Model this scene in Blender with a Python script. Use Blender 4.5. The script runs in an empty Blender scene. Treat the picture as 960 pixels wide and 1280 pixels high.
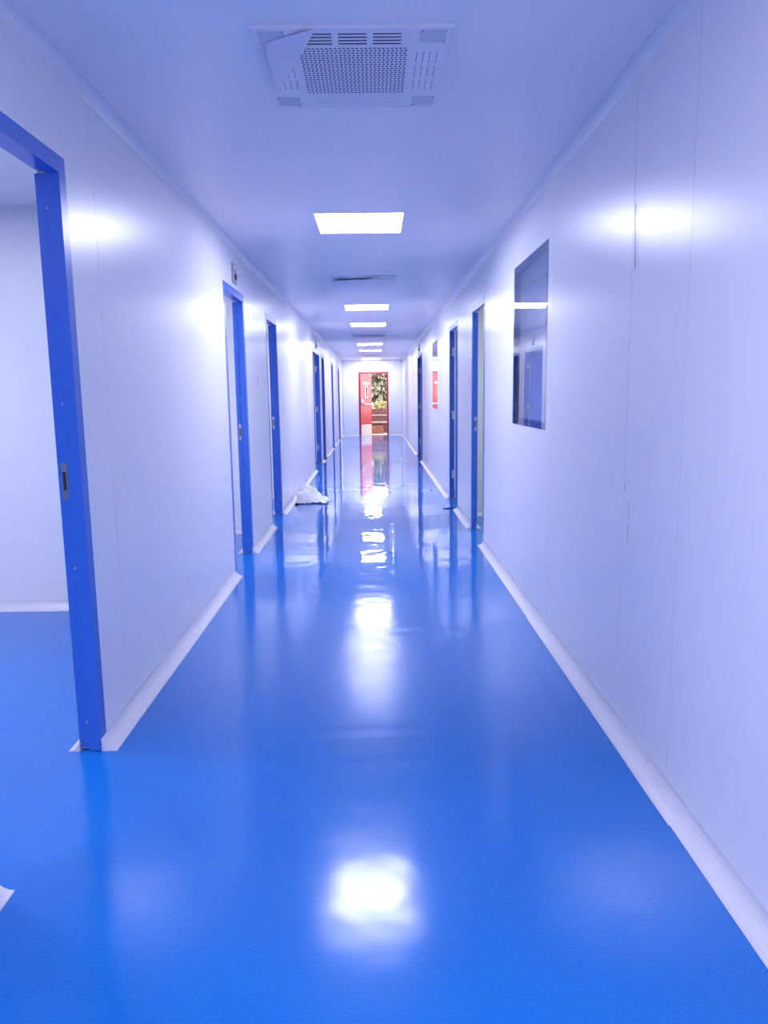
import bpy, bmesh, math, random
from mathutils import Matrix, Vector, noise
R = math.radians
random.seed(7)
scene = bpy.context.scene
COL = scene.collection

# ------------------------------------------------------------------ camera
F_PX, PITCH, YAW, ROLL, EYE = 943.0, 0.15446, 0.01099, 0.01331, 1.4
cam_d = bpy.data.cameras.new('camera')
cam_d.sensor_fit = 'HORIZONTAL'
cam_d.sensor_width = 36.0
cam_d.lens = F_PX / 960.0 * 36.0
cam_d.clip_start = 0.05
cam_d.clip_end = 300
cam = bpy.data.objects.new('camera', cam_d)
COL.objects.link(cam)
c, s = math.cos(ROLL), math.sin(ROLL)
Rr = Matrix(((c, 0, s), (0, 1, 0), (-s, 0, c)))
rot = Matrix.Rotation(-YAW, 3, 'Z') @ Matrix.Rotation(-PITCH, 3, 'X') @ Rr
rt, fw, up = rot.col[0], rot.col[1], rot.col[2]
M3 = Matrix((rt, up, -fw)).transposed()
cam.matrix_world = Matrix.Translation((0, 0, EYE)) @ M3.to_4x4()
scene.camera = cam

# ------------------------------------------------------------------ sky, exposure
W = bpy.data.worlds.new('overcast_sky')
scene.world = W
W.use_nodes = True
bg = W.node_tree.nodes['Background']
bg.inputs['Color'].default_value = (0.93, 0.96, 1.0, 1)
bg.inputs['Strength'].default_value = 2.6
vs = scene.view_settings
vs.view_transform = 'Standard'
vs.look = 'None'
vs.exposure = 1.45
vs.gamma = 1.0
vs.use_curve_mapping = False
LAMP_COL = (0.85, 0.845, 1.05)
LAMP_STR = 13.0

# ------------------------------------------------------------------ materials
def mat(name, col, rough=0.5, spec=0.5, metal=0.0, **kw):
    m = bpy.data.materials.new(name)
    m.use_nodes = True
    b = m.node_tree.nodes['Principled BSDF']
    b.inputs['Base Color'].default_value = (*col, 1)
    b.inputs['Roughness'].default_value = rough
    b.inputs['Specular IOR Level'].default_value = spec
    b.inputs['Metallic'].default_value = metal
    for k, v in kw.items():
        b.inputs[k.replace('_', ' ')].default_value = v
    return m

def nodes(m):
    return m.node_tree.nodes, m.node_tree.links, m.node_tree.nodes['Principled BSDF']

def add_bump(m, scale, strength, dist, detail=2.0, stretch=(1, 1, 1)):
    N, L, b = nodes(m)
    g = N.new('ShaderNodeNewGeometry')
    mp = N.new('ShaderNodeMapping')
    mp.inputs['Scale'].default_value = stretch
    n = N.new('ShaderNodeTexNoise')
    n.inputs['Scale'].default_value = scale
    n.inputs['Detail'].default_value = detail
    bu = N.new('ShaderNodeBump')
    bu.inputs['Strength'].default_value = strength
    bu.inputs['Distance'].default_value = dist
    L.new(g.outputs['Position'], mp.inputs['Vector'])
    L.new(mp.outputs['Vector'], n.inputs['Vector'])
    L.new(n.outputs['Fac'], bu.inputs['Height'])
    L.new(bu.outputs['Normal'], b.inputs['Normal'])
    return bu

def add_speckle(m, c1, c2, scale, detail=3.0, lo=0.35, hi=0.65):
    N, L, b = nodes(m)
    g = N.new('ShaderNodeNewGeometry')
    n = N.new('ShaderNodeTexNoise')
    n.inputs['Scale'].default_value = scale
    n.inputs['Detail'].default_value = detail
    r = N.new('ShaderNodeValToRGB')
    r.color_ramp.elements[0].position = lo
    r.color_ramp.elements[0].color = (*c1, 1)
    r.color_ramp.elements[1].position = hi
    r.color_ramp.elements[1].color = (*c2, 1)
    L.new(g.outputs['Position'], n.inputs['Vector'])
    L.new(n.outputs['Fac'], r.inputs['Fac'])
    L.new(r.outputs['Color'], b.inputs['Base Color'])

M = {}
M['panel'] = mat('white_coated_panel', (0.83, 0.835, 0.88), 0.29, 0.42)
add_bump(M['panel'], 1.6, 0.25, 0.006, 1.0, (1, 1, 0.35))
M['core'] = mat('panel_core', (0.34, 0.36, 0.42), 0.7)
M['roomwall'] = mat('room_white_wall', (0.82, 0.83, 0.86), 0.4)
M['cement'] = mat('pale_cement_wall', (0.74, 0.76, 0.72), 0.6)
M['ceil'] = mat('white_ceiling_panel', (0.92, 0.87, 0.91), 0.36, 0.5)
add_bump(M['ceil'], 1.2, 0.2, 0.006, 1.0)
M['cove'] = mat('white_vinyl_cove', (0.68, 0.68, 0.76), 0.25, 0.5)
M['trim'] = mat('white_trim', (0.80, 0.79, 0.84), 0.3)
M['blue'] = mat('blue_gloss_paint', (0.042, 0.155, 0.62), 0.3, 0.5)
M['leafblue'] = mat('blue_leaf_paint', (0.030, 0.14, 0.64), 0.35, 0.5)
M['steel'] = mat('brushed_steel', (0.62, 0.62, 0.66), 0.35, 0.5, 1.0)
M['dark'] = mat('dark_slot', (0.02, 0.025, 0.04), 0.6)
M['alu'] = mat('pale_aluminium', (0.80, 0.82, 0.86), 0.4, 0.5, 0.3)
M['grille'] = mat('white_grille_metal', (0.88, 0.84, 0.90), 0.45)
M['patch'] = mat('grey_corner_patch', (0.66, 0.66, 0.76), 0.55)
M['winframe'] = mat('dark_window_border', (0.055, 0.06, 0.11), 0.35)
M['grey'] = mat('grey_plastic', (0.40, 0.41, 0.47), 0.45)
M['whiteplastic'] = mat('white_plastic', (0.86, 0.87, 0.90), 0.35)
M['red'] = mat('red_door_paint', (0.36, 0.010, 0.028), 0.40, 0.5)
M['redframe'] = mat('crimson_frame_paint', (0.42, 0.014, 0.055), 0.38, 0.5)
M['kick'] = mat('kick_plate', (0.46, 0.43, 0.46), 0.4, 0.5, 0.2)
M['rubber'] = mat('black_rubber', (0.012, 0.012, 0.016), 0.5)
M['glass'] = mat('window_glass', (0.86, 0.89, 0.97), 0.0, 0.5, 0.0, Transmission_Weight=1.0, IOR=1.5)
M['grilleshade'] = mat('grille_shadow_box', (0.10, 0.11, 0.20), 0.7)
M['pet'] = mat('clear_plastic', (0.90, 0.93, 1.0), 0.12, 0.4, 0.0, Transmission_Weight=0.72, IOR=1.12)
M['film'] = mat('crumpled_film', (0.93, 0.93, 0.96), 0.22, 0.5, 0.0, Transmission_Weight=0.0, Subsurface_Weight=0.35, Subsurface_Scale=0.3)
M['flap'] = mat('loose_protective_film', (0.80, 0.76, 0.86), 0.4, 0.4)
M['bark'] = mat('bark', (0.20, 0.14, 0.09), 0.8)
M['earth'] = mat('earth', (0.30, 0.20, 0.13), 0.9)
M['ledge'] = mat('cement_ledge', (0.26, 0.20, 0.19), 0.8)
M['brickred'] = mat('fired_brick', (0.48, 0.17, 0.10), 0.8)
add_speckle(M['brickred'], (0.22, 0.07, 0.05), (0.36, 0.15, 0.11), 18)
M['leaf_green'] = mat('leaf_green', (0.16, 0.24, 0.06), 0.55)
M['leaf_grey'] = mat('leaf_greyish', (0.30, 0.28, 0.20), 0.6)
M['leaf_yellow'] = mat('leaf_yellow', (0.36, 0.33, 0.12), 0.55)
for k, a, b2 in (('leaf_green', (0.08, 0.13, 0.03), (0.30, 0.36, 0.14)), ('leaf_grey', (0.17, 0.16, 0.11), (0.44, 0.40, 0.30)),
                 ('leaf_yellow', (0.22, 0.21, 0.07), (0.46, 0.40, 0.18))):
    add_speckle(M[k], a, b2, 3.0)

def brick_wall_material():
    m = mat('old_brick_wall', (0.3, 0.1, 0.08), 0.85)
    N, L, b = nodes(m)
    tc = N.new('ShaderNodeTexCoord')
    mp = N.new('ShaderNodeMapping')
    mp.inputs['Rotation'].default_value = (R(90), 0, 0)
    br = N.new('ShaderNodeTexBrick')
    br.inputs['Color1'].default_value = (0.13, 0.028, 0.03, 1)
    br.inputs['Color2'].default_value = (0.07, 0.018, 0.022, 1)
    br.inputs['Mortar'].default_value = (0.16, 0.10, 0.10, 1)
    br.inputs['Scale'].default_value = 1.0
    br.inputs['Brick Width'].default_value = 0.23
    br.inputs['Row Height'].default_value = 0.085
    br.inputs['Mortar Size'].default_value = 0.008
    L.new(tc.outputs['Object'], mp.inputs['Vector'])
    L.new(mp.outputs['Vector'], br.inputs['Vector'])
    L.new(br.outputs['Color'], b.inputs['Base Color'])
    return m
M['brickwall'] = brick_wall_material()

def emission(name, col, st):
    m = bpy.data.materials.new(name)
    m.use_nodes = True
    N, L = m.node_tree.nodes, m.node_tree.links
    N.clear()
    e = N.new('ShaderNodeEmission')
    o = N.new('ShaderNodeOutputMaterial')
    e.inputs['Color'].default_value = (*col, 1)
    e.inputs['Strength'].default_value = st
    L.new(e.outputs[0], o.inputs[0])
    return m
M['lamp'] = emission('lit_diffuser', LAMP_COL, LAMP_STR)
M['roomlamp'] = emission('lit_room_diffuser', LAMP_COL, LAMP_STR * 1.2)
M['window_room_fill'] = emission('window_room_fill_diffuser', LAMP_COL, LAMP_STR * 2.2)  # emitter of the added lamp behind the near window
M['roomlamp_dim'] = emission('lit_dim_room_diffuser', (0.85, 0.9, 0.92), 10.0)

def floor_material():
    m = mat('blue_epoxy', (0.005, 0.16, 0.60), 0.45, 0.05)
    N, L, b = nodes(m)
    b.inputs['Coat Weight'].default_value = 1.0
    b.inputs['Coat IOR'].default_value = 1.45
    g = N.new('ShaderNodeNewGeometry')
    sp = N.new('ShaderNodeSeparateXYZ')
    L.new(g.outputs['Position'], sp.inputs[0])
    # the coating is duller in one stretch and freshly polished further on, with trowel streaks across it
    mp = N.new('ShaderNodeMapping')
    mp.inputs['Scale'].default_value = (0.7, 13.0, 1)
    L.new(g.outputs['Position'], mp.inputs['Vector'])
    nz = N.new('ShaderNodeTexNoise')
    nz.inputs['Scale'].default_value = 1.1
    nz.inputs['Detail'].default_value = 3.0
    L.new(mp.outputs['Vector'], nz.inputs['Vector'])
    ad = N.new('ShaderNodeMath')
    ad.operation = 'MULTIPLY_ADD'
    ad.inputs[1].default_value = 2.6
    L.new(nz.outputs['Fac'], ad.inputs[0])
    L.new(sp.outputs['Y'], ad.inputs[2])
    mr = N.new('ShaderNodeMapRange')
    mr.inputs['From Min'].default_value = 0.0
    mr.inputs['From Max'].default_value = 12.0
    L.new(ad.outputs[0], mr.inputs['Value'])
    rr = N.new('ShaderNodeValToRGB')
    e = rr.color_ramp.elements
    stops = [(0.0, .15), (3.7, .15), (4.6, .22), (5.2, .235), (5.7, .16), (6.4, .11), (7.2, .04), (9.5, .02), (12.0, .012)]
    e[0].position, e[0].color = 0.0, (.15, .15, .15, 1)
    e[1].position, e[1].color = 1.0, (.012, .012, .012, 1)
    for yy, v in stops[1:-1]:
        q = e.new(yy / 12.0)
        q.color = (v, v, v, 1)
    L.new(mr.outputs[0], rr.inputs['Fac'])
    L.new(rr.outputs['Color'], b.inputs['Coat Roughness'])
    n1 = N.new('ShaderNodeTexNoise')
    n1.inputs['Scale'].default_value = 1.5
    n1.inputs['Detail'].default_value = 1.0
    L.new(g.outputs['Position'], n1.inputs['Vector'])
    bu = N.new('ShaderNodeBump')
    bu.inputs['Strength'].default_value = 0.30
    bu.inputs['Distance'].default_value = 0.006
    L.new(n1.outputs['Fac'], bu.inputs['Height'])
    n3 = N.new('ShaderNodeTexNoise')
    n3.inputs['Scale'].default_value = 6.5
    n3.inputs['Detail'].default_value = 1.0
    L.new(g.outputs['Position'], n3.inputs['Vector'])
    bu2 = N.new('ShaderNodeBump')
    bu2.inputs['Strength'].default_value = 0.5
    bu2.inputs['Distance'].default_value = 0.0028
    L.new(n3.outputs['Fac'], bu2.inputs['Height'])
    L.new(bu.outputs['Normal'], bu2.inputs['Normal'])
    L.new(bu2.outputs['Normal'], b.inputs['Coat Normal'])
    n2 = N.new('ShaderNodeTexNoise')
    n2.inputs['Scale'].default_value = 160
    n2.inputs['Detail'].default_value = 2
    L.new(g.outputs['Position'], n2.inputs['Vector'])
    rp = N.new('ShaderNodeValToRGB')
    rp.color_ramp.elements[0].position = 0.3
    rp.color_ramp.elements[0].color = (0.003, 0.145, 0.54, 1)
    rp.color_ramp.elements[1].position = 0.7
    rp.color_ramp.elements[1].color = (0.007, 0.185, 0.65, 1)
    L.new(n2.outputs['Fac'], rp.inputs['Fac'])
    L.new(rp.outputs['Color'], b.inputs['Base Color'])
    return m
M['floor'] = floor_material()

# ------------------------------------------------------------------ helpers
def box(bm, x0, x1, y0, y1, z0, z1):
    vs_ = [bm.verts.new((x, y, z)) for z in (z0, z1) for y in (y0, y1) for x in (x0, x1)]
    for f in ((0, 2, 3, 1), (4, 5, 7, 6), (0, 1, 5, 4), (2, 6, 7, 3), (0, 4, 6, 2), (1, 3, 7, 5)):
        bm.faces.new([vs_[i] for i in f])

def boxes(*bs):
    bm = bmesh.new()
    for b in bs:
        x0, x1, y0, y1, z0, z1 = b
        box(bm, min(x0, x1), max(x0, x1), min(y0, y1), max(y0, y1), min(z0, z1), max(z0, z1))
    return bm

def mesh(name, bm, m, bevel=0.0, smooth=False):
    if bevel:
        bmesh.ops.bevel(bm, geom=list(bm.edges), offset=bevel, segments=2, affect='EDGES', clamp_overlap=True)
    bmesh.ops.recalc_face_normals(bm, faces=bm.faces)
    me = bpy.data.meshes.new(name)
    bm.to_mesh(me)
    bm.free()
    me.materials.append(m)
    if smooth:
        for p in me.polygons:
            p.use_smooth = True
    return me

def obj(name, me, parent=None, loc=(0, 0, 0), rz=0.0):
    o = bpy.data.objects.new(name, me)
    COL.objects.link(o)
    o.parent = parent
    o.location = loc
    o.rotation_euler[2] = rz
    return o

def part(name, bm, m, parent, bevel=0.0, smooth=False, loc=(0, 0, 0), rz=0.0):
    return obj(name, mesh(name, bm, m, bevel, smooth), parent, loc, rz)

def tag(o, label, cat, group=None, kind=None):
    o['label'] = label
    o['category'] = cat
    if group:
        o['group'] = group
    if kind:
        o['kind'] = kind
    return o

def empty(name, loc, rz=0.0):
    o = bpy.data.objects.new(name, None)
    o.empty_display_size = 0.1
    COL.objects.link(o)
    o.location = loc
    o.rotation_euler[2] = rz
    return o

def copy_tree(o, parent=None):
    c_ = o.copy()
    COL.objects.link(c_)
    c_.parent = parent
    for ch in list(o.children):
        copy_tree(ch, c_)
    return c_

def plate(us, vs_, holes, w0, w1, put):
    """A plate over the rectangle us x vs with rectangular holes; put(u, v, w) gives the point."""
    U = sorted(set([us[0], us[1]] + [min(max(h[i], us[0]), us[1]) for h in holes for i in (0, 1)]))
    V = sorted(set([vs_[0], vs_[1]] + [min(max(h[i], vs_[0]), vs_[1]) for h in holes for i in (2, 3)]))
    bm = bmesh.new()
    cache = {}
    def vt(i, j, k):
        if (i, j, k) not in cache:
            cache[(i, j, k)] = bm.verts.new(put(U[i], V[j], (w0, w1)[k]))
        return cache[(i, j, k)]
    full = set()
    for i in range(len(U) - 1):
        for j in range(len(V) - 1):
            cu, cv = (U[i] + U[i + 1]) / 2, (V[j] + V[j + 1]) / 2
            if not any(h[0] < cu < h[1] and h[2] < cv < h[3] for h in holes):
                full.add((i, j))
    for i, j in full:
        for k in (0, 1):
            bm.faces.new([vt(i, j, k), vt(i + 1, j, k), vt(i + 1, j + 1, k), vt(i, j + 1, k)])
        for di, dj, a, b in ((-1, 0, (i, j), (i, j + 1)), (1, 0, (i + 1, j), (i + 1, j + 1)),
                             (0, -1, (i, j), (i + 1, j)), (0, 1, (i, j + 1), (i + 1, j + 1))):
            if (i + di, j + dj) not in full:
                bm.faces.new([vt(*a, 0), vt(*b, 0), vt(*b, 1), vt(*a, 1)])
    return bm

def tube(bm, pts, r, n=8, close=True):
    rings = []
    for i, p in enumerate(pts):
        p = Vector(p)
        a = Vector(pts[max(i - 1, 0)])
        b = Vector(pts[min(i + 1, len(pts) - 1)])
        t = (b - a).normalized()
        u = t.orthogonal().normalized() if i == 0 else (pu - t * pu.dot(t)).normalized()
        pu = u
        v = t.cross(u)
        rr = r[i] if isinstance(r, (list, tuple)) else r
        rings.append([bm.verts.new(p + (u * math.cos(2 * math.pi * k / n) + v * math.sin(2 * math.pi * k / n)) * rr) for k in range(n)])
    for a, b in zip(rings, rings[1:]):
        for k in range(n):
            bm.faces.new([a[k], a[(k + 1) % n], b[(k + 1) % n], b[k]])
    if close:
        bm.faces.new(rings[0])
        bm.faces.new(rings[-1])

def lathe(prof, n=28):
    bm = bmesh.new()
    rings = []
    for r_, z in prof:
        if r_ < 1e-6:
            rings.append([bm.verts.new((0, 0, z))])
        else:
            rings.append([bm.verts.new((r_ * math.cos(2 * math.pi * k / n), r_ * math.sin(2 * math.pi * k / n), z)) for k in range(n)])
    for a, b in zip(rings, rings[1:]):
        for k in range(n):
            q = [a[k % len(a)], a[(k + 1) % len(a)], b[(k + 1) % len(b)], b[k % len(b)]]
            q = list(dict.fromkeys(q))
            if len(q) > 2:
                bm.faces.new(q)
    return bm

# ------------------------------------------------------------------ dimensions (metres; x right, y along the corridor)
XL, XR, YF, YB, ZC = -1.115, 1.0, 26.45, -7.0, 2.59
WT, WTR = 0.085, 0.052                                   # wall thickness
XO, XP = -4.6, 4.6                           # outer walls of the side rooms
HEAD, LEAD = 2.26, 2.20                      # top of frame, top of opening
FL = 0.06                                    # face width of a door frame
LEFT_DOORS = [(1.93, 2.92), (5.83, 6.73), (8.05, 8.95), (14.10, 15.80), (16.38, 17.28), (20.10, 21.00), (23.90, 24.80)]
RIGHT_DOORS = [(6.90, 7.82), (9.10, 10.12), (15.80, 17.50)]
WINDOWS = [(4.43, 5.49, 1.18, 2.26), (12.00, 13.06, 1.16, 2.24)]

# ------------------------------------------------------------------ floor and ceiling
fl = part('floor', boxes((XO - .1, XP + .1, YB - .1, YF + .12, -0.12, 0.0)), M['floor'], None)
tag(fl, 'glossy blue epoxy floor running the length of the corridor', 'floor', kind='structure')
ce = part('ceiling', boxes((XO - .1, XP + .1, YB - .1, YF + .12, ZC, ZC + 0.12)), M['ceil'], None)
tag(ce, 'smooth white panelled ceiling above the corridor', 'ceiling', kind='structure')

# ------------------------------------------------------------------ walls of panels
def long_wall(name, side, doors, windows, seams, label):
    x = XL if side < 0 else XR
    holes = [(a + .03, b - .03, -1, HEAD - .03) for a, b in doors] + [(a + .02, b - .02, z0 + .02, z1 - .02) for a, b, z0, z1 in windows]
    core = part(name, plate((YB, YF), (0.0, ZC), holes, x + side * .028, x + side * (WT if side < 0 else WTR), lambda u, v, w: (w, u, v)), M['roomwall'], None)
    tag(core, label, 'wall', kind='structure')
    # panel joints: given seams, and both sides of every doorway
    edges = sorted(set([YB, YF] + seams + [e for d in doors for e in d]))
    out = []
    for a, b in zip(edges, edges[1:]):
        if b - a < 0.05:
            continue
        door = any(abs(a - d[0]) < 1e-6 and abs(b - d[1]) < 1e-6 for d in doors)
        z0 = HEAD if door else 0.0
        cy = (a + b) / 2
        hs = [(h[0] - cy, h[1] - cy, h[2], h[3]) for h in windows if a < (h[0] + h[1]) / 2 < b]
        bm = plate((a - cy + .0018, b - cy - .0018), (z0 + .0015, ZC - .001), hs, 0, side * .0265, lambda u, v, w: (w, u, v))
        p = part('wall_panel', bm, M['panel'], core, loc=(x, cy, 0), rz=R(random.uniform(-.07, .07)))
        p['label'] = 'glossy white wall panel'
    return core
lw = long_wall('wall_left', -1, LEFT_DOORS, [], [-5.1, -3.8, -2.5, -1.2, 0.1, 1.4, 3.21, 4.52, 10.38, 11.68, 12.98, 18.6, 19.4, 22.3, 25.6],
               'left corridor wall of glossy white panels with seven doorways')
rw = long_wall('wall_right', 1, RIGHT_DOORS, WINDOWS, [-5.4, -4.1, -2.8, -1.5, -0.2, 1.1, 2.45, 3.0, 4.30, 5.60, 8.14, 11.4, 13.2, 14.5, 18.8, 20.1, 21.4, 22.7, 24.0, 25.3],
               'right corridor wall of glossy white panels with two windows')
# end walls
EX0, EX1, EZ = -0.53, 0.495, 2.17            # outer size of the exit door frame
fw_ = part('wall_far', plate((XO - .1, XP + .1), (0, ZC), [(EX0 + .02, EX1 - .02, -1, EZ - .02)], YF, YF + .12, lambda u, v, w: (u, w, v)), M['panel'], None)
tag(fw_, 'white end wall around the red exit door', 'wall', kind='structure')
bw = part('wall_back', boxes((XO - .1, XP + .1, YB - .1, YB, 0, ZC)), M['panel'], None)
tag(bw, 'white end wall behind the photographer', 'wall', kind='structure')
for nm, x0, x1, lab in (('wall_outer_left', XO - .1, XO, 'outer wall of the rooms on the left'), ('wall_outer_right', XP, XP + .1, 'outer wall of the rooms on the right')):
    tag(part(nm, boxes((x0, x1, YB, YF, 0, ZC)), M['roomwall'], None), lab, 'wall', kind='structure')

def cove_run(name, y0, y1, x, sgn, parent, r=0.06, wob=0.002, horizontal=False, seed=0, n=6):
    """Concave cove: along y against a wall at x (toe towards sgn), or along x against a wall at y."""
    bm = bmesh.new()
    k = max(2, int((y1 - y0) / 0.18))
    rows = []
    for i in range(k + 1):
        u = y0 + (y1 - y0) * i / k
        d = noise.noise((u * 3.1, seed * 7.7, 0)) * wob
        row = []
        for j in range(n + 1):
            a = math.pi / 2 * j / n
            dx, dz = r * (1 - math.cos(a)) * 1.0, r * (1 - math.sin(a))
            dx += d * j / n
            row.append((dx + .0004, dz + .0025))
        row += [(row[-1][0], 0.0), (0.0004, 0.0), (0.0004, r + .0025)]
        rows.append([bm.verts.new((x + sgn * px, u, pz) if not horizontal else (u, x + sgn * px, pz)) for px, pz in row])
    for a, b in zip(rows, rows[1:]):
        for j in range(len(a)):
            jj = (j + 1) % len(a)
            bm.faces.new([a[j], a[jj], b[jj], b[j]])
    bm.faces.new(rows[0])
    bm.faces.new(rows[-1])
    return part(name, bm, M['cove'], parent, smooth=False)

def side_coves(name, x, sgn, doors, label, y0=YB, y1=YF - .07, maxlen=2.4):
    root = tag(empty(name, (0, 0, 0)), label, 'skirting', kind='structure')
    cur = y0
    runs = []
    for a, b in doors + [(y1, None)]:
        runs.append((cur, a + (.065 if abs(a - 1.93) < .001 else -.012)))
        if b:
            cur = b - FL
    q = 0
    for a, b in runs:
        k = max(1, round((b - a) / maxlen))
        for i in range(k):
            q += 1
            cove_run('cove_strip', a + (b - a) * i / k, a + (b - a) * (i + 1) / k, x, sgn, root, seed=q, r=0.058 + 0.004 * (q % 2))
    return root
side_coves('baseboard_left', XL, 1, LEFT_DOORS, 'white curved skirting along the left corridor wall')
side_coves('baseboard_right', XR, -1, RIGHT_DOORS, 'white curved skirting along the right corridor wall')
b_far = tag(empty('baseboard_far', (0, 0, 0)), 'white curved skirting beside the red exit door', 'skirting', kind='structure')
cove_run('cove_strip', XL, EX0 - .005, YF, -1, b_far, horizontal=True)
cove_run('cove_strip', EX1 + .005, XR, YF, -1, b_far, horizontal=True)

def ceiling_cove(name, x, sgn, label):
    bm = bmesh.new()
    r = 0.05
    prof = [(r * (1 - math.cos(math.pi / 2 * j / 6)), -r * (1 - math.sin(math.pi / 2 * j / 6)) - .001) for j in range(7)] + [(r, 0), (0, 0)]
    rows = [[bm.verts.new((x + sgn * (px + .0005), yy, ZC - .0002 + pz)) for px, pz in prof] for yy in (YB, YF)]
    for j in range(len(prof)):
        jj = (j + 1) % len(prof)
        bm.faces.new([rows[0][j], rows[0][jj], rows[1][jj], rows[1][j]])
    for rr in rows:
        bm.faces.new(rr)
    tag(part(name, bm, M['trim'], None), label, 'trim', kind='structure')
ceiling_cove('trim_1', XL, 1, 'white cove strip where the left wall meets the ceiling')
ceiling_cove('trim_2', XR, -1, 'white cove strip where the right wall meets the ceiling')
for i, (x, sgn, sd) in enumerate(((XL, 1, 'left'), (XR, -1, 'right'))):
    bm = bmesh.new()
    r = 0.05
    prof = [(r * (1 - math.cos(math.pi / 2 * j / 6)), -r * (1 - math.sin(math.pi / 2 * j / 6))) for j in range(7)] + [(0, 0)]
    rows = [[bm.verts.new((x + sgn * (px + .0005), YF - .0005 + py, zz)) for px, py in prof] for zz in (.06, ZC - .05)]
    for j in range(len(prof)):
        jj = (j + 1) % len(prof)
        bm.faces.new([rows[0][j], rows[0][jj], rows[1][jj], rows[1][j]])
    tag(part('trim_%d' % (3 + i), bm, M['cove'], None), 'white upright cove strip in the far %s corner' % sd, 'trim', kind='structure')

# ------------------------------------------------------------------ rooms behind the doorways
def partition(name, side, y, m, label):
    x0, x1 = (XO, XL - WT) if side < 0 else (XR + WTR, XP)
    w = part(name, boxes((x0 + .001, x1 - .001, y, y + .08, 0, ZC - .0005)), m, None)
    tag(w, label, 'wall', kind='structure')
    b = tag(empty('baseboard_' + name[5:], (0, 0, 0)), 'white curved skirting at the foot of the ' + label, 'skirting', kind='structure')
    cove_run('cove_strip', x0, x1, y, -1, b, horizontal=True)
partition('wall_room_1', -1, 4.96, M['roomwall'], 'white cross wall of the room behind the nearest left doorway')
partition('wall_room_2', -1, 7.71, M['roomwall'], 'white cross wall of the room behind the second left doorway')
partition('wall_room_3', -1, 10.50, M['roomwall'], 'white cross wall of the room behind the third left doorway')
partition('wall_room_4', -1, 16.05, M['roomwall'], 'white cross wall of the room behind the left double doorway')
partition('wall_room_5', 1, 6.30, M['roomwall'], 'added white cross wall keeping the next room light from the near window')  # added wall, keeps the light of the next room out of the window
partition('wall_room_6', 1, 8.64, M['cement'], 'pale grey cement cross wall behind the nearest right doorway')
partition('wall_room_7', 1, 11.2, M['roomwall'], 'white cross wall behind the hinged right door')
partition('wall_room_8', 1, 15.0, M['roomwall'], 'white cross wall behind the far window')
# skirting on the room side of the jambs
rb = tag(empty('baseboard_rooms', (0, 0, 0)), 'white curved skirting on the room side of the corridor walls', 'skirting', kind='structure')
for (a, b_) in LEFT_DOORS[:3]:
    cove_run('cove_strip', b_ - FL, min(b_ + 1.0, [q for q in (4.96, 7.71, 10.5) if q > b_][0]), XL - WT, -1, rb, r=.045)
for (a, b_) in RIGHT_DOORS[:1]:
    cove_run('cove_strip', b_ - FL, 8.64, XR + WTR, 1, rb, r=.045)

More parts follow.
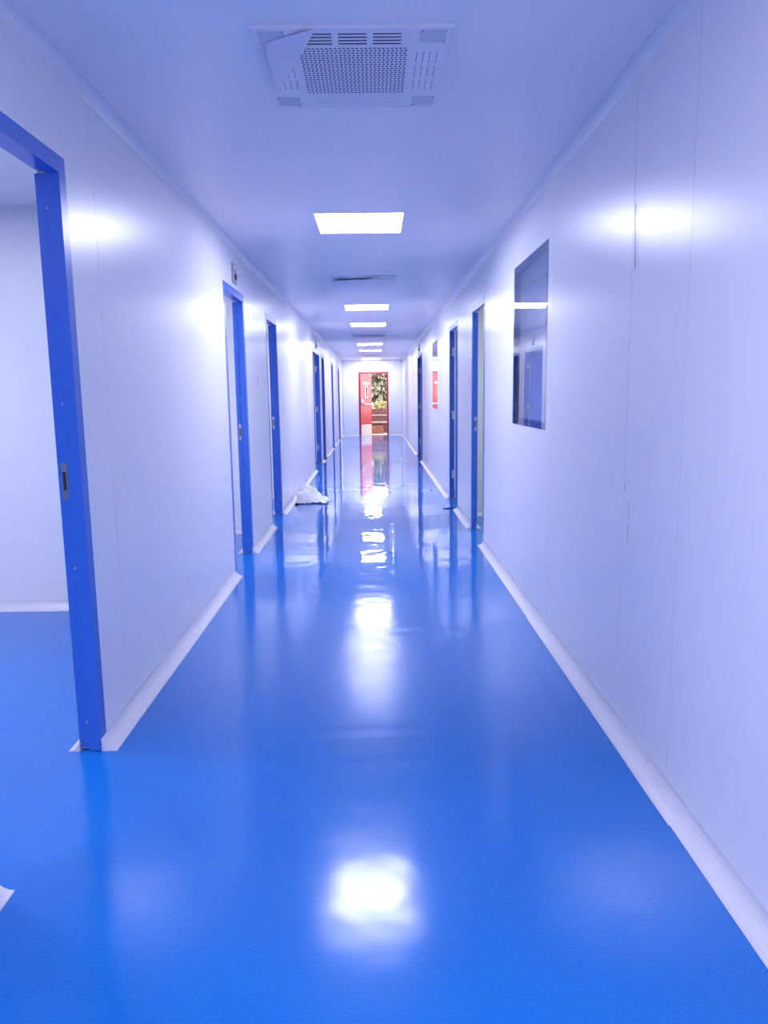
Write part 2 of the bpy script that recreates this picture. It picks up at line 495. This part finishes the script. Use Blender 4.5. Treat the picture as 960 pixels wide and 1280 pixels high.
# ------------------------------------------------------------------ door frames
def door_frame(name, side, y0, y1, label, leaf=0.0, strike=True):
    """Pressed blue frame. Local axes: origin at the near outer corner on the floor, +y along the wall, w = into the wall."""
    x = XL if side < 0 else XR
    WT = globals()['WT'] if side < 0 else WTR
    HF = .046 if side < 0 else .026
    root = tag(empty(name, (x, y0, 0)), label, 'doorway', kind='structure')
    L_ = y1 - y0
    d = lambda w: side * w
    def jamb(far):
        # face flange, stop (corridor half) and rebate (room half)
        if far:
            return boxes((d(-.002), d(.0), L_ - FL, L_ - .0005, .004, HEAD - FL), (d(0), d(HF), L_ - FL, L_ - .031, .004, HEAD - FL),
                         (d(HF), d(WT + .006), L_ - FL + .014, L_ - .031, .012, HEAD - FL))
        return boxes((d(-.002), d(.0), .0005, FL, .004, HEAD - FL), (d(0), d(HF), .031, FL, .004, HEAD - FL),
                     (d(HF), d(WT + .006), .031, FL - .014, .012, HEAD - FL))
    j1 = part('jamb', jamb(False), M['blue'], root)
    j2 = part('jamb', jamb(True), M['blue'], root)
    part('head', boxes((d(-.002), d(.0), .0005, L_ - .0005, HEAD - FL, HEAD), (d(0), d(HF), .031, L_ - .031, HEAD - FL, HEAD - .031),
                       (d(HF), d(WT + .006), .031, L_ - .031, HEAD - FL + .014, HEAD - .031)), M['blue'], root)
    if strike:
        sp = part('strike_plate', boxes((d(WT - .029), d(WT - .007), L_ - FL + .0115, L_ - FL + .014, 1.02, 1.16)), M['steel'], j2, bevel=.0008)
        obj('latch_hole', mesh('latch_hole', boxes((d(WT - .024), d(WT - .012), L_ - FL + .0105, L_ - FL + .0115, 1.055, 1.125)), M['dark']), j2)
    for z in (.12, .75, 1.38, 2.08):
        bm = bmesh.new()
        bmesh.ops.create_cone(bm, cap_ends=True, segments=12, radius1=.007, radius2=.006, depth=.003,
                              matrix=Matrix.Translation((d(HF + .006), L_ - FL + .0125, z)) @ Matrix.Rotation(R(90), 4, 'X'))
        obj('buffer', mesh('buffer', bm, M['grey']), j2)
    if leaf:
        hx = d(WT + .014)
        lf = part('door_leaf', boxes((hx, hx + d(leaf), L_ - .085, L_ - .045, .012, HEAD - FL + .008)), M['leafblue'], root, bevel=.002)
        part('leaf_edge', boxes((hx - d(.003), hx + d(.010), L_ - .0862, L_ - .046, .014, HEAD - FL + .006)), M['alu'], lf)
        part('kick_plate', boxes((hx + d(.05), hx + d(leaf - .05), L_ - .0865, L_ - .085, .03, .22)), M['steel'], lf)
        h = part('door_handle', boxes((hx + d(leaf - .09), hx + d(leaf - .05), L_ - .088, L_ - .085, .94, 1.10),
                                      (hx + d(leaf - .075), hx + d(leaf - .06), L_ - .13, L_ - .088, 1.04, 1.06),
                                      (hx + d(leaf - .18), hx + d(leaf - .06), L_ - .135, L_ - .12, 1.04, 1.06)), M['steel'], lf, bevel=.003)
        for z in (.33, 1.12, 1.94):
            bm = boxes((d(HF + .004), d(WT + .012), L_ - FL + .009, L_ - FL + .0135, z - .055, z + .055))
            tube(bm, [(d(WT + .012), L_ - FL - .002, z - .055), (d(WT + .012), L_ - FL - .002, z + .055)], .009, 10)
            hg = part('hinge', bm, M['alu'] if y0 < 12 else M['steel'], lf)
    return root
names = ['nearest left doorway with blue frame open to a bright white room', 'second left doorway, blue frame under a small grey plate',
         'third left doorway with dark blue jamb before the plastic film', 'wide left double doorway with open blue leaf beyond the film',
         'narrow blue left doorway just past the double doorway', 'second narrow dark blue doorway from the left far corner', 'dark blue left doorway nearest the far end wall']
for i, (a, b_) in enumerate(LEFT_DOORS):
    door_frame('door_%d' % (i + 1), -1, a, b_, names[i], leaf=0.78 if i == 3 else 0.0, strike=i != 3)
rn = ['nearest right doorway, blue frame showing a pale grey room', 'right doorway with blue leaf swung open on three pale hinges', 'farthest right doorway, wide blue frame past the far window']
for i, (a, b_) in enumerate(RIGHT_DOORS):
    door_frame('door_%d' % (8 + i), 1, a, b_, rn[i], leaf=(0, .80, .78)[i], strike=i == 0)

# ------------------------------------------------------------------ windows
def window(name, y0, y1, z0, z1, label):
    root = tag(empty(name, (XR, y0, z0)), label, 'window', kind='structure')
    w, h = y1 - y0, z1 - z0
    put = lambda u, v, ww: (ww, u, v)
    part('window_frame', plate((.0005, w - .0005), (.0005, h - .0005), [(.045, w - .045, .045, h - .045)], .006, .020, put), M['winframe'], root)
    part('window_sleeve', plate((.018, w - .018), (.018, h - .018), [(.045, w - .045, .045, h - .045)], .0205, WTR - .008, put), M['winframe'], root)
    part('glass_pane', boxes((-.0005, .005, .002, w - .002, .002, h - .002)), M['glass'], root)
    part('glass_pane', boxes((WTR - .006, WTR - .001, .02, w - .02, .02, h - .02)), M['glass'], root)
window('window_1', *WINDOWS[0], 'large dark-bordered window in the near right wall')
window('window_2', *WINDOWS[1], 'small far window on the right reflecting the red door')

# ------------------------------------------------------------------ exit door
def exit_door():
    root = tag(empty('door_11', (0, YF, 0)), 'red exit door swung outward in the far wall', 'door', kind='structure')
    fwid = .05
    for x0, x1 in ((EX0, EX0 + fwid), (EX1 - fwid, EX1)):
        sx0, sx1 = (x0 + .02, x1) if x0 == EX0 else (x0, x1 - .02)
        part('jamb', boxes((x0, x1, -.012, -.0005, .002, EZ - fwid), (sx0, sx1, -.0005, .13, .002, EZ - fwid)), M['redframe'], root)
    part('head', boxes((EX0, EX1, -.012, -.0005, EZ - fwid, EZ), (EX0 + .02, EX1 - .02, -.0005, .13, EZ - fwid, EZ - .02)), M['redframe'], root)
    part('threshold', boxes((EX0 + fwid, EX1 - fwid, .0, .13, .0, .008)), M['steel'], root)
    lf = empty('door_leaf', (0, 0, 0))
    lf.parent = root
    lf.location = (EX0 + fwid + .012, .085, 0)
    lf.rotation_euler[2] = R(66)
    Wd, Hd = EX1 - EX0 - 2 * fwid - .012, EZ - fwid - .014
    put = lambda u, v, w: (u, w, v)
    part('leaf_panel', plate((0, Wd), (.012, Hd), [(.40, .56, 1.33, 1.68)], 0, .045, put), M['red'], lf)
    part('vision_frame', plate((.37, .59), (1.30, 1.71), [(.405, .555, 1.335, 1.675)], -.008, 0, put), M['grey'], lf)
    part('vision_glass', boxes((.40, .56, .020, .026, 1.33, 1.68)), M['glass'], lf)
    part('kick_plate', boxes((.02, Wd - .02, -.003, 0, .02, .36)), M['kick'], lf)
    part('sign_plate', boxes((.22, .74, -.004, 0, 1.77, 1.83)), M['steel'], lf)
    bm = bmesh.new()
    tube(bm, [(.03, -.004, 1.20), (.045, -.07, 1.16), (.10, -.09, 1.09), (.20, -.095, 1.065), (Wd - .15, -.095, 1.06), (Wd - .06, -.085, 1.06), (Wd - .03, -.004, 1.06)], .020, 10)
    part('panic_bar', bm, M['alu'], lf, smooth=True)
    for u in (.03, Wd - .03):
        part('bar_bracket', boxes((u - .028, u + .028, -.05, 0, 1.00 if u > .5 else 1.10, 1.14 if u > .5 else 1.26)), M['alu'], lf, bevel=.004)
    for z in (.3, 1.05, 1.85):
        bm = bmesh.new()
        tube(bm, [(-.008, .02, z - .06), (-.008, .02, z + .06)], .009, 8)
        part('hinge', bm, M['steel'], lf)
exit_door()

# ------------------------------------------------------------------ ceiling lights
XM = -0.082
def ceiling_light():
    root = empty('ceiling_light', (0, 0, ZC))
    put = lambda u, v, w: (u, v, w)
    part('frame', plate((-.30, .30), (-.31, .31), [(-.294, .294, -.304, .304)], -.007, -.0003, put), M['alu'], root)
    part('diffuser', boxes((-.2935, .2935, -.3035, .3035, -.005, -.001)), M['lamp'], root)
    return root
LY = [(5.53, 'square lit ceiling panel nearest the camera, largest in view'), (10.68, 'second lit ceiling panel, just beyond the second ceiling grille'),
      (13.25, 'third lit ceiling panel, just before the third ceiling grille'), (18.35, 'fourth lit ceiling panel, just beyond the third ceiling grille'),
      (20.95, 'fifth lit ceiling panel, just before the farthest ceiling grille'), (25.78, 'smallest lit ceiling panel, right above the red exit door'),
      (0.40, 'lit ceiling panel overhead of the photographer, out of view'), (-2.20, 'lit ceiling panel behind the photographer, out of view'),
      (-4.80, 'lit ceiling panel by the back wall, out of view')]
cl = ceiling_light()
for i, (y, lab) in enumerate(LY):
    o = cl if i == 0 else copy_tree(cl)
    o.location = (XM, y, ZC)
    tag(o, lab, 'ceiling light', 'square panel lights along the corridor ceiling')
def room_light(x, y, m, lab):
    root = tag(empty('room_light', (x, y, ZC)), lab, 'ceiling light', 'panel lights inside the side rooms')
    put = lambda u, v, w: (u, v, w)
    part('frame', plate((-.30, .30), (-.31, .31), [(-.294, .294, -.304, .304)], -.007, -.0003, put), M['alu'], root)
    part('diffuser', boxes((-.2935, .2935, -.3035, .3035, -.005, -.001)), m, root)
room_light(-2.9, 3.2, M['roomlamp'], 'panel light of the room behind the nearest left doorway')
room_light(-2.9, 0.6, M['roomlamp'], 'panel light deep in the nearest left room')
room_light(-2.6, 6.3, M['roomlamp'], 'panel light of the room behind the second left doorway')
room_light(-2.6, 9.0, M['roomlamp'], 'panel light of the room behind the third left doorway')
room_light(-2.6, 13.6, M['roomlamp'], 'panel light of the room behind the left double doorway')
room_light(-2.6, 19.8, M['roomlamp'], 'panel light of the farthest left room')
room_light(2.9, 4.9, M['window_room_fill'], 'added unseen light brightening the room behind the near window')  # added lamp, brightens the window glass from behind
room_light(2.4, 7.4, M['roomlamp_dim'], 'added unseen panel light in place of daylight in the pale grey right room')  # added lamp, stands in for the daylight of this room
room_light(2.4, 9.8, M['roomlamp_dim'], 'panel light of the room with the hinged door')

# ------------------------------------------------------------------ ceiling grilles
def grille():
    root = empty('ceiling_grille', (0, 0, ZC))
    S, T = .325, .333
    put = lambda u, v, w: (u, v, w)
    cx, cy = .19, .20
    # face plate with slots on all four sides and a square opening for the perforated sheet
    holes = [(-cx - .0, cx + .0, -cy, cy)]
    for k in range(4):
        q = .222 + .0235 * k
        for a in (-.165, -.048, .069):
            holes.append((a, a + .096, -q - .011, -q + .001))
            holes.append((a, a + .096, q, q + .003))
            holes.append((q, q + .0022, a, a + .096))
            holes.append((-q - .0022, -q, a, a + .096))
    part('face_plate', plate((-S, S), (-T, T), holes, -.009, -.0075, put), M['grille'], root)
    part('rim', plate((-S - .012, S + .012), (-T - .012, T + .012), [(-S, S, -T, T)], -.011, -.0003, put), M['grille'], root)
    part('backing', boxes((-S + .001, S - .001, -T + .001, T - .001, -.0012, -.0005)), M['grilleshade'], root)  # dark colour stands in for the shade behind the holes
    # perforated sheet
    bm = bmesh.new()
    nx, ny = 25, 22
    sx, sy = 2 * cx / nx, 2 * cy / ny
    for j in range(ny):
        for i in range(nx):
            ox = -cx + sx * (i + .5)
            oy = -cy + sy * (j + .5)
            rr = .0052
            off = (sx * .22) if j % 2 else -(sx * .22)
            inner, outer = [], []
            for k in range(8):
                a = math.pi / 4 * k + math.pi / 8
                inner.append(bm.verts.new((ox + off * .5 + rr * math.cos(a), oy + rr * math.sin(a), -.0085)))
                ca, sa = math.cos(a), math.sin(a)
                mm = max(abs(ca), abs(sa))
                outer.append(bm.verts.new((ox + sx / 2 * ca / mm, oy + sy / 2 * sa / mm, -.0085)))
            for k in range(8):
                bm.faces.new([inner[k], inner[(k + 1) % 8], outer[(k + 1) % 8], outer[k]])
            # the octagon leaves the four cell corners open: close them
            for k in (0, 2, 4, 6):
                a, b = outer[k], outer[(k + 1) % 8]
                if abs(a.co.x - b.co.x) > 1e-5 and abs(a.co.y - b.co.y) > 1e-5:
                    cv = bm.verts.new((ox + math.copysign(sx / 2, (a.co.x + b.co.x) / 2 - ox), oy + math.copysign(sy / 2, (a.co.y + b.co.y) / 2 - oy), -.0085))
                    bm.faces.new([a, b, cv])
    ps = part('perforated_sheet', bm, M['grille'], root)
    for sx_, sy_ in ((-1, -1), (1, -1), (-1, 1), (1, 1)):
        pt = part('corner_patch', boxes((sx_ * .225, sx_ * .315, sy_ * .235, sy_ * .322, -.0102, -.0091)), M['patch'], root)
        for ax, ay in ((.232, .318), (.310, .240)):
            bm = bmesh.new()
            bmesh.ops.create_cone(bm, cap_ends=True, segments=10, radius1=.0042, radius2=.0042, depth=.003, matrix=Matrix.Translation((sx_ * ax, sy_ * ay, -.0112)))
            obj('screw', mesh('screw', bm, M['grey']), pt)
    return root

def film_flap(parent, pts, sag, bulge=0.0, name='film_flap'):
    """Loose protective film: a triangle hanging a little from the plate."""
    bm = bmesh.new()
    a, b, c_ = [Vector(p) for p in pts]
    n = 10
    g = {}
    for i in range(n + 1):
        for j in range(n + 1 - i):
            u, v = i / n, j / n
            p = a * (1 - u - v) + b * u + c_ * v
            w = (1 - u - v)
            dz = -sag * (4 * v * (1 - v)) * .5 - sag * noise.noise((p.x * 9, p.y * 9, 1.7)) * .35
            g[i, j] = bm.verts.new((p.x, p.y, p.z + dz))
    for i in range(n):
        for j in range(n - i):
            bm.faces.new([g[i, j], g[i + 1, j], g[i, j + 1]])
            if i + j < n - 1:
                bm.faces.new([g[i + 1, j], g[i + 1, j + 1], g[i, j + 1]])
    o = part(name, bm, M['flap'], parent, smooth=True)
    md = o.modifiers.new('thick', 'SOLIDIFY')
    md.thickness = .0008
    return o

gl = grille()
VY = [(3.012, 'large perforated ceiling grille with loose film, nearest the camera'), (8.25, 'second ceiling grille, partly wrapped in film, before the second light'),
      (15.80, 'third ceiling grille, between the third and fourth lights'), (23.50, 'farthest faint ceiling grille, past the fifth light')]
GR = []
for i, (y, lab) in enumerate(VY):
    o = gl if i == 0 else copy_tree(gl)
    o.location = (-.055 if i == 0 else XM, y, ZC)
    tag(o, lab, 'ceiling vent', 'ceiling grilles along the corridor')
    GR.append(o)
film_flap(GR[0], [(-.30, -.245, -.014), (-.115, -.36, -.018), (-.305, .155, -.014)], .02)
f2 = part('film_sheet', plate((-.32, .30), (-.16, .325), [], -.0135, -.0128, lambda u, v, w: (u, v, w)), M['grille'], GR[1])
film_flap(GR[1], [(-.32, -.20, -.028), (.16, -.33, -.030), (-.26, .28, -.03)], .02)
film_flap(GR[2], [(.32, -.20, -.028), (-.16, -.33, -.030), (.26, .28, -.03)], .02)

# ------------------------------------------------------------------ small wall fittings
def indicator(side, y, z, label):
    x = XL if side < 0 else XR
    d = lambda w: -side * w
    root = tag(empty('door_indicator', (x, y, z)), label, 'indicator', 'small grey plates above doorways')
    part('housing', boxes((d(.0005), d(.016), -.075, .075, 0, .155)), M['grey'], root, bevel=.002)
    bm = bmesh.new()
    bmesh.ops.create_cone(bm, cap_ends=True, segments=20, radius1=.026, radius2=.022, depth=.014,
                          matrix=Matrix.Translation((d(.022), .0, .052)) @ Matrix.Rotation(R(90), 4, 'Y'))
    part('lens', bm, M['winframe'], root)
    part('name_strip', boxes((d(.016), d(.0175), -.05, .05, .112, .140)), M['alu'], root)
indicator(-1, 6.28, 2.295, 'small grey plate with dark lens above the second left doorway')
indicator(-1, 14.95, 2.295, 'small grey plate above the left double doorway')
indicator(1, 16.65, 2.295, 'small grey plate above the farthest right doorway')
def switch(side, y, z, label, h=.12):
    x = XL if side < 0 else XR
    d = lambda w: -side * w
    root = tag(empty('wall_switch', (x, y, z)), label, 'switch', 'white wall switches')
    part('plate', boxes((d(.0005), d(.004), -.04, .04, -h / 2, h / 2)), M['whiteplastic'], root, bevel=.002)
    part('rocker', boxes((d(.004), d(.006), -.018, .018, -h * .3, h * .3)), M['whiteplastic'], root, bevel=.001)
switch(-1, 7.41, 1.54, 'white wall switch between the second and third left doorways')
switch(1, 8.02, 1.545, 'white wall switch just past the nearest right doorway')
# peeling joint sealant and scuffs on the right wall
bm = bmesh.new()
tube(bm, [(XR - .001, 2.98, 2.10), (XR - .004, 2.972, 2.07), (XR - .008, 2.962, 2.03), (XR - .005, 2.963, 1.99), (XR - .003, 2.965, 1.93), (XR - .001, 2.967, 1.86)], .0014, 6)
so = part('loose_sealant', bm, M['grey'], rw)
so['label'] = 'loose strip of joint sealant'
for y, z0, z1 in ((2.985, 1.0, 1.035), (2.93, .90, .97), (2.935, .80, .88)):
    so = part('scuff_mark', boxes((XR - .0018, XR - .001, y, y + .003, z0, z1)), M['grey'], rw)

# ------------------------------------------------------------------ things on the floor
bt = tag(empty('water_bottle', (.145, 6.68, 0.0)), 'clear empty plastic bottle standing mid-corridor on the blue floor', 'bottle')
prof = [(0, .006), (.022, .002), (.031, .003), (.034, .012), (.034, .05), (.032, .055), (.034, .06), (.034, .10), (.032, .105), (.034, .11), (.034, .155), (.0325, .16), (.034, .165),
        (.033, .18), (.027, .205), (.018, .222), (.0135, .230), (.0135, .236), (.0165, .237), (.0165, .239), (.0135, .240), (.0130, .250), (.0, .250)]
part('bottle_body', lathe(prof), M['pet'], bt, smooth=True)
part('label_band', lathe([(.0344, .108), (.0346, .112), (.0346, .150), (.0344, .154)]), M['pet'], bt, smooth=True)
part('cap', lathe([(0, .252), (.0148, .252), (.0152, .251), (.0152, .243), (.0148, .242), (.0138, .242)]), M['whiteplastic'], bt, smooth=True)

def crumple(name, loc, w, d, h, label):
    bm = bmesh.new()
    nx, ny = 46, 34
    g = [[None] * (ny + 1) for _ in range(nx + 1)]
    for i in range(nx + 1):
        for j in range(ny + 1):
            u, v = i / nx * 2 - 1, j / ny * 2 - 1
            rr = math.sqrt(u * u + v * v)
            edge = 1 + .22 * noise.noise((u * 1.3, v * 1.3, 4.0))
            x_, y_ = u * w / 2 * edge, v * d / 2 * edge
            hill = max(0, 1 - (abs(u + .25) ** 1.6 + abs(v) ** 2.2)) * h
            fold = abs(noise.noise((u * 2.4, v * 2.4, 1.0))) * .5 + abs(noise.noise((u * 6, v * 6, 2.0))) * .25 + abs(noise.noise((u * 13, v * 13, 3.0))) * .1
            z = .004 + hill * .55 + fold * h * (.25 + .55 * max(0, 1 - rr * .8))
            x_ += noise.noise((u * 5, v * 5, 8.0)) * .015
            y_ += noise.noise((u * 5, v * 5, 9.0)) * .015
            g[i][j] = bm.verts.new((x_, y_, z))
    for i in range(nx):
        for j in range(ny):
            bm.faces.new([g[i][j], g[i + 1][j], g[i + 1][j + 1], g[i][j + 1]])
    bmesh.ops.triangulate(bm, faces=bm.faces)
    o = part(name, bm, M['film'], None, loc=loc)
    tag(o, label, 'plastic film')
    return o
crumple('plastic_film', (-.845, 10.0, .001), .40, .50, .31, 'crumpled heap of clear plastic film against the left wall')
bm = lathe([(0, .0), (.020, 0), (.024, .006), (.022, .022), (.012, .030), (0, .032)], 14)
tag(part('rubber_cap', bm, M['rubber'], None, smooth=True, loc=(-1.02, 9.66, .0005)), 'small black rubber cap lying beside the plastic film', 'cap')
bm = bmesh.new()
tube(bm, [(-.07, 0, .004), (-.03, .002, .006), (.03, .004, .007), (.07, .0, .009)], [.003, .007, .007, .004], 8)
tag(part('black_strip', bm, M['rubber'], None, loc=(.895, 9.17, .0)), 'thin black rubber strip on the floor by the hinged door', 'strip')
bm = lathe([(0, 0), (.012, .001), (.017, .006), (.010, .012), (0, .013)], 9)
tag(part('dirt_lump', bm, M['rubber'], None, loc=(.818, 10.985, .0005)), 'small dark speck on the floor before the far window', 'debris')

# ------------------------------------------------------------------ outside the exit door
gy = YF + .12
gr = part('ground', boxes((-14, 14, gy + .002, 60, -.12, -.02)), M['earth'], None)
tag(gr, 'bare brown earth outside the exit door', 'ground', kind='structure')
tw = tag(empty('brick_terrace', (0, 29.2, -.02)), 'low dark red brick terrace wall with pale ledges outside', 'terrace')
part('lower_course', boxes((-4, 4, -.75, -.25, 0, .36)), M['brickwall'], tw)
part('lower_ledge', boxes((-4, 4, -.79, -.22, .36, .41)), M['ledge'], tw, bevel=.008)
part('middle_course', boxes((-4, 4, -.25, .15, 0, .62)), M['brickwall'], tw)
part('middle_ledge', boxes((-4, 4, -.28, .18, .62, .65)), M['ledge'], tw, bevel=.006)
part('upper_course', boxes((-4, 4, .15, .5, 0, .88)), M['brickwall'], tw)
tag(part('ground', boxes((-9, 9, 29.71, 42, -.02, .80)), M['earth'], None), 'raised planting bed behind the brick terrace', 'ground', kind='structure')
bk = mesh('brick', boxes((-.112, .112, -.05, .05, 0, .07)), M['brickred'], .004)
for lay in range(4):
    for kx in range(2):
        o = obj('brick', bk, None, (-.02 + .235 * kx + random.uniform(-.01, .01), 27.9 + random.uniform(-.012, .012), -.02 + .0705 * lay), R(random.uniform(-3, 3)))
        tag(o, '%s loose red brick in the %s row of the stack outside the exit' % (('left', 'right')[kx], ('bottom', 'second', 'third', 'top')[lay]), 'brick', 'loose bricks stacked outside the exit')

def leaf_mesh(bm, p, dr, ln, wd):
    dr = dr.normalized()
    sd = dr.cross(Vector((random.uniform(-1, 1), random.uniform(-1, 1), random.uniform(-.3, 1)))).normalized() * wd
    a = bm.verts.new(p)
    b = bm.verts.new(p + dr * ln * .5 + sd)
    c_ = bm.verts.new(p + dr * ln + Vector((0, 0, -ln * .15)))
    d = bm.verts.new(p + dr * ln * .5 - sd)
    bm.faces.new([a, b, c_, d])
def bush(name, loc, rx, ry, rz_, n, m, ln, label, droop=0.0):
    root = tag(empty(name, loc), label, 'plant')
    bm = bmesh.new()
    for k in range(5):
        a = random.uniform(0, 6.28)
        tube(bm, [(0, 0, 0), (.3 * rx * math.cos(a), .3 * ry * math.sin(a), rz_ * .6), (.6 * rx * math.cos(a), .6 * ry * math.sin(a), rz_ * 1.25)], [.035, .025, .01], 6)
    part('stems', bm, M['bark'], root)
    bm = bmesh.new()
    for k in range(n):
        v = Vector((random.gauss(0, 1), random.gauss(0, 1), random.gauss(0, 1))).normalized() * random.uniform(.55, 1) ** .5
        lump = 1 + .25 * noise.noise(v * 2.3 + Vector((rx, ry, 3)))
        p = Vector((v.x * rx * lump, v.y * ry * lump, rz_ + v.z * rz_ * lump))
        leaf_mesh(bm, p, v + Vector((random.uniform(-.5, .5), random.uniform(-.5, .5), -droop + random.uniform(-.4, .4))), ln * random.uniform(.6, 1.2), ln * .22)
    o = part('foliage', bm, m, root)
    return root
bush('leafy_bush', (.25, 31.6, .82), 1.0, .9, .80, 4200, M['leaf_grey'], .30, 'rounded grey-brown bush seen through the exit door', droop=.6)
bush('yellow_shrub', (.35, 30.15, .82), .55, .3, .13, 500, M['leaf_yellow'], .10, 'low yellow-green shrub on the brick terrace')
bush('tall_shrub', (-2.4, 33.2, .82), 1.3, 1.0, 1.1, 3000, M['leaf_green'], .26, 'green shrub hidden mostly behind the red door leaf')
bush('garden_tree', (3.0, 34.0, .82), 1.6, 1.3, 1.6, 4200, M['leaf_green'], .34, 'tall green tree behind the rounded bush outside')
def palm(loc, label):
    root = tag(empty('palm_tree', loc), label, 'tree')
    bm = bmesh.new()
    tube(bm, [(0, 0, 0), (.03, 0, .9), (0, .02, 1.9)], [.12, .10, .09], 10)
    part('trunk', bm, M['bark'], root)
    for k in range(13):
        a = k * 2.4
        bm = bmesh.new()
        e = random.uniform(.2, .9)
        pts = []
        for t in range(9):
            u = t / 8
            pts.append(Vector((math.cos(a) * 1.5 * u, math.sin(a) * 1.5 * u, 1.9 + e * 1.2 * u - 1.5 * u * u)))
        tube(bm, pts, [.014 - .0012 * t for t in range(9)], 5)
        for t in range(1, 8):
            for sd in (-1, 1):
                for w in range(3):
                    p = pts[t].lerp(pts[t + 1], w / 3)
                    dr = Vector((-math.sin(a) * sd, math.cos(a) * sd, -.6)) + (pts[t] - pts[t - 1]).normalized() * .7
                    leaf_mesh(bm, p, dr, .38 * (1 - .06 * t), .018)
        part('frond', bm, M['leaf_green'], root)
palm((-.75, 36.9, .8), 'palm with drooping fronds rising behind the rounded bush')
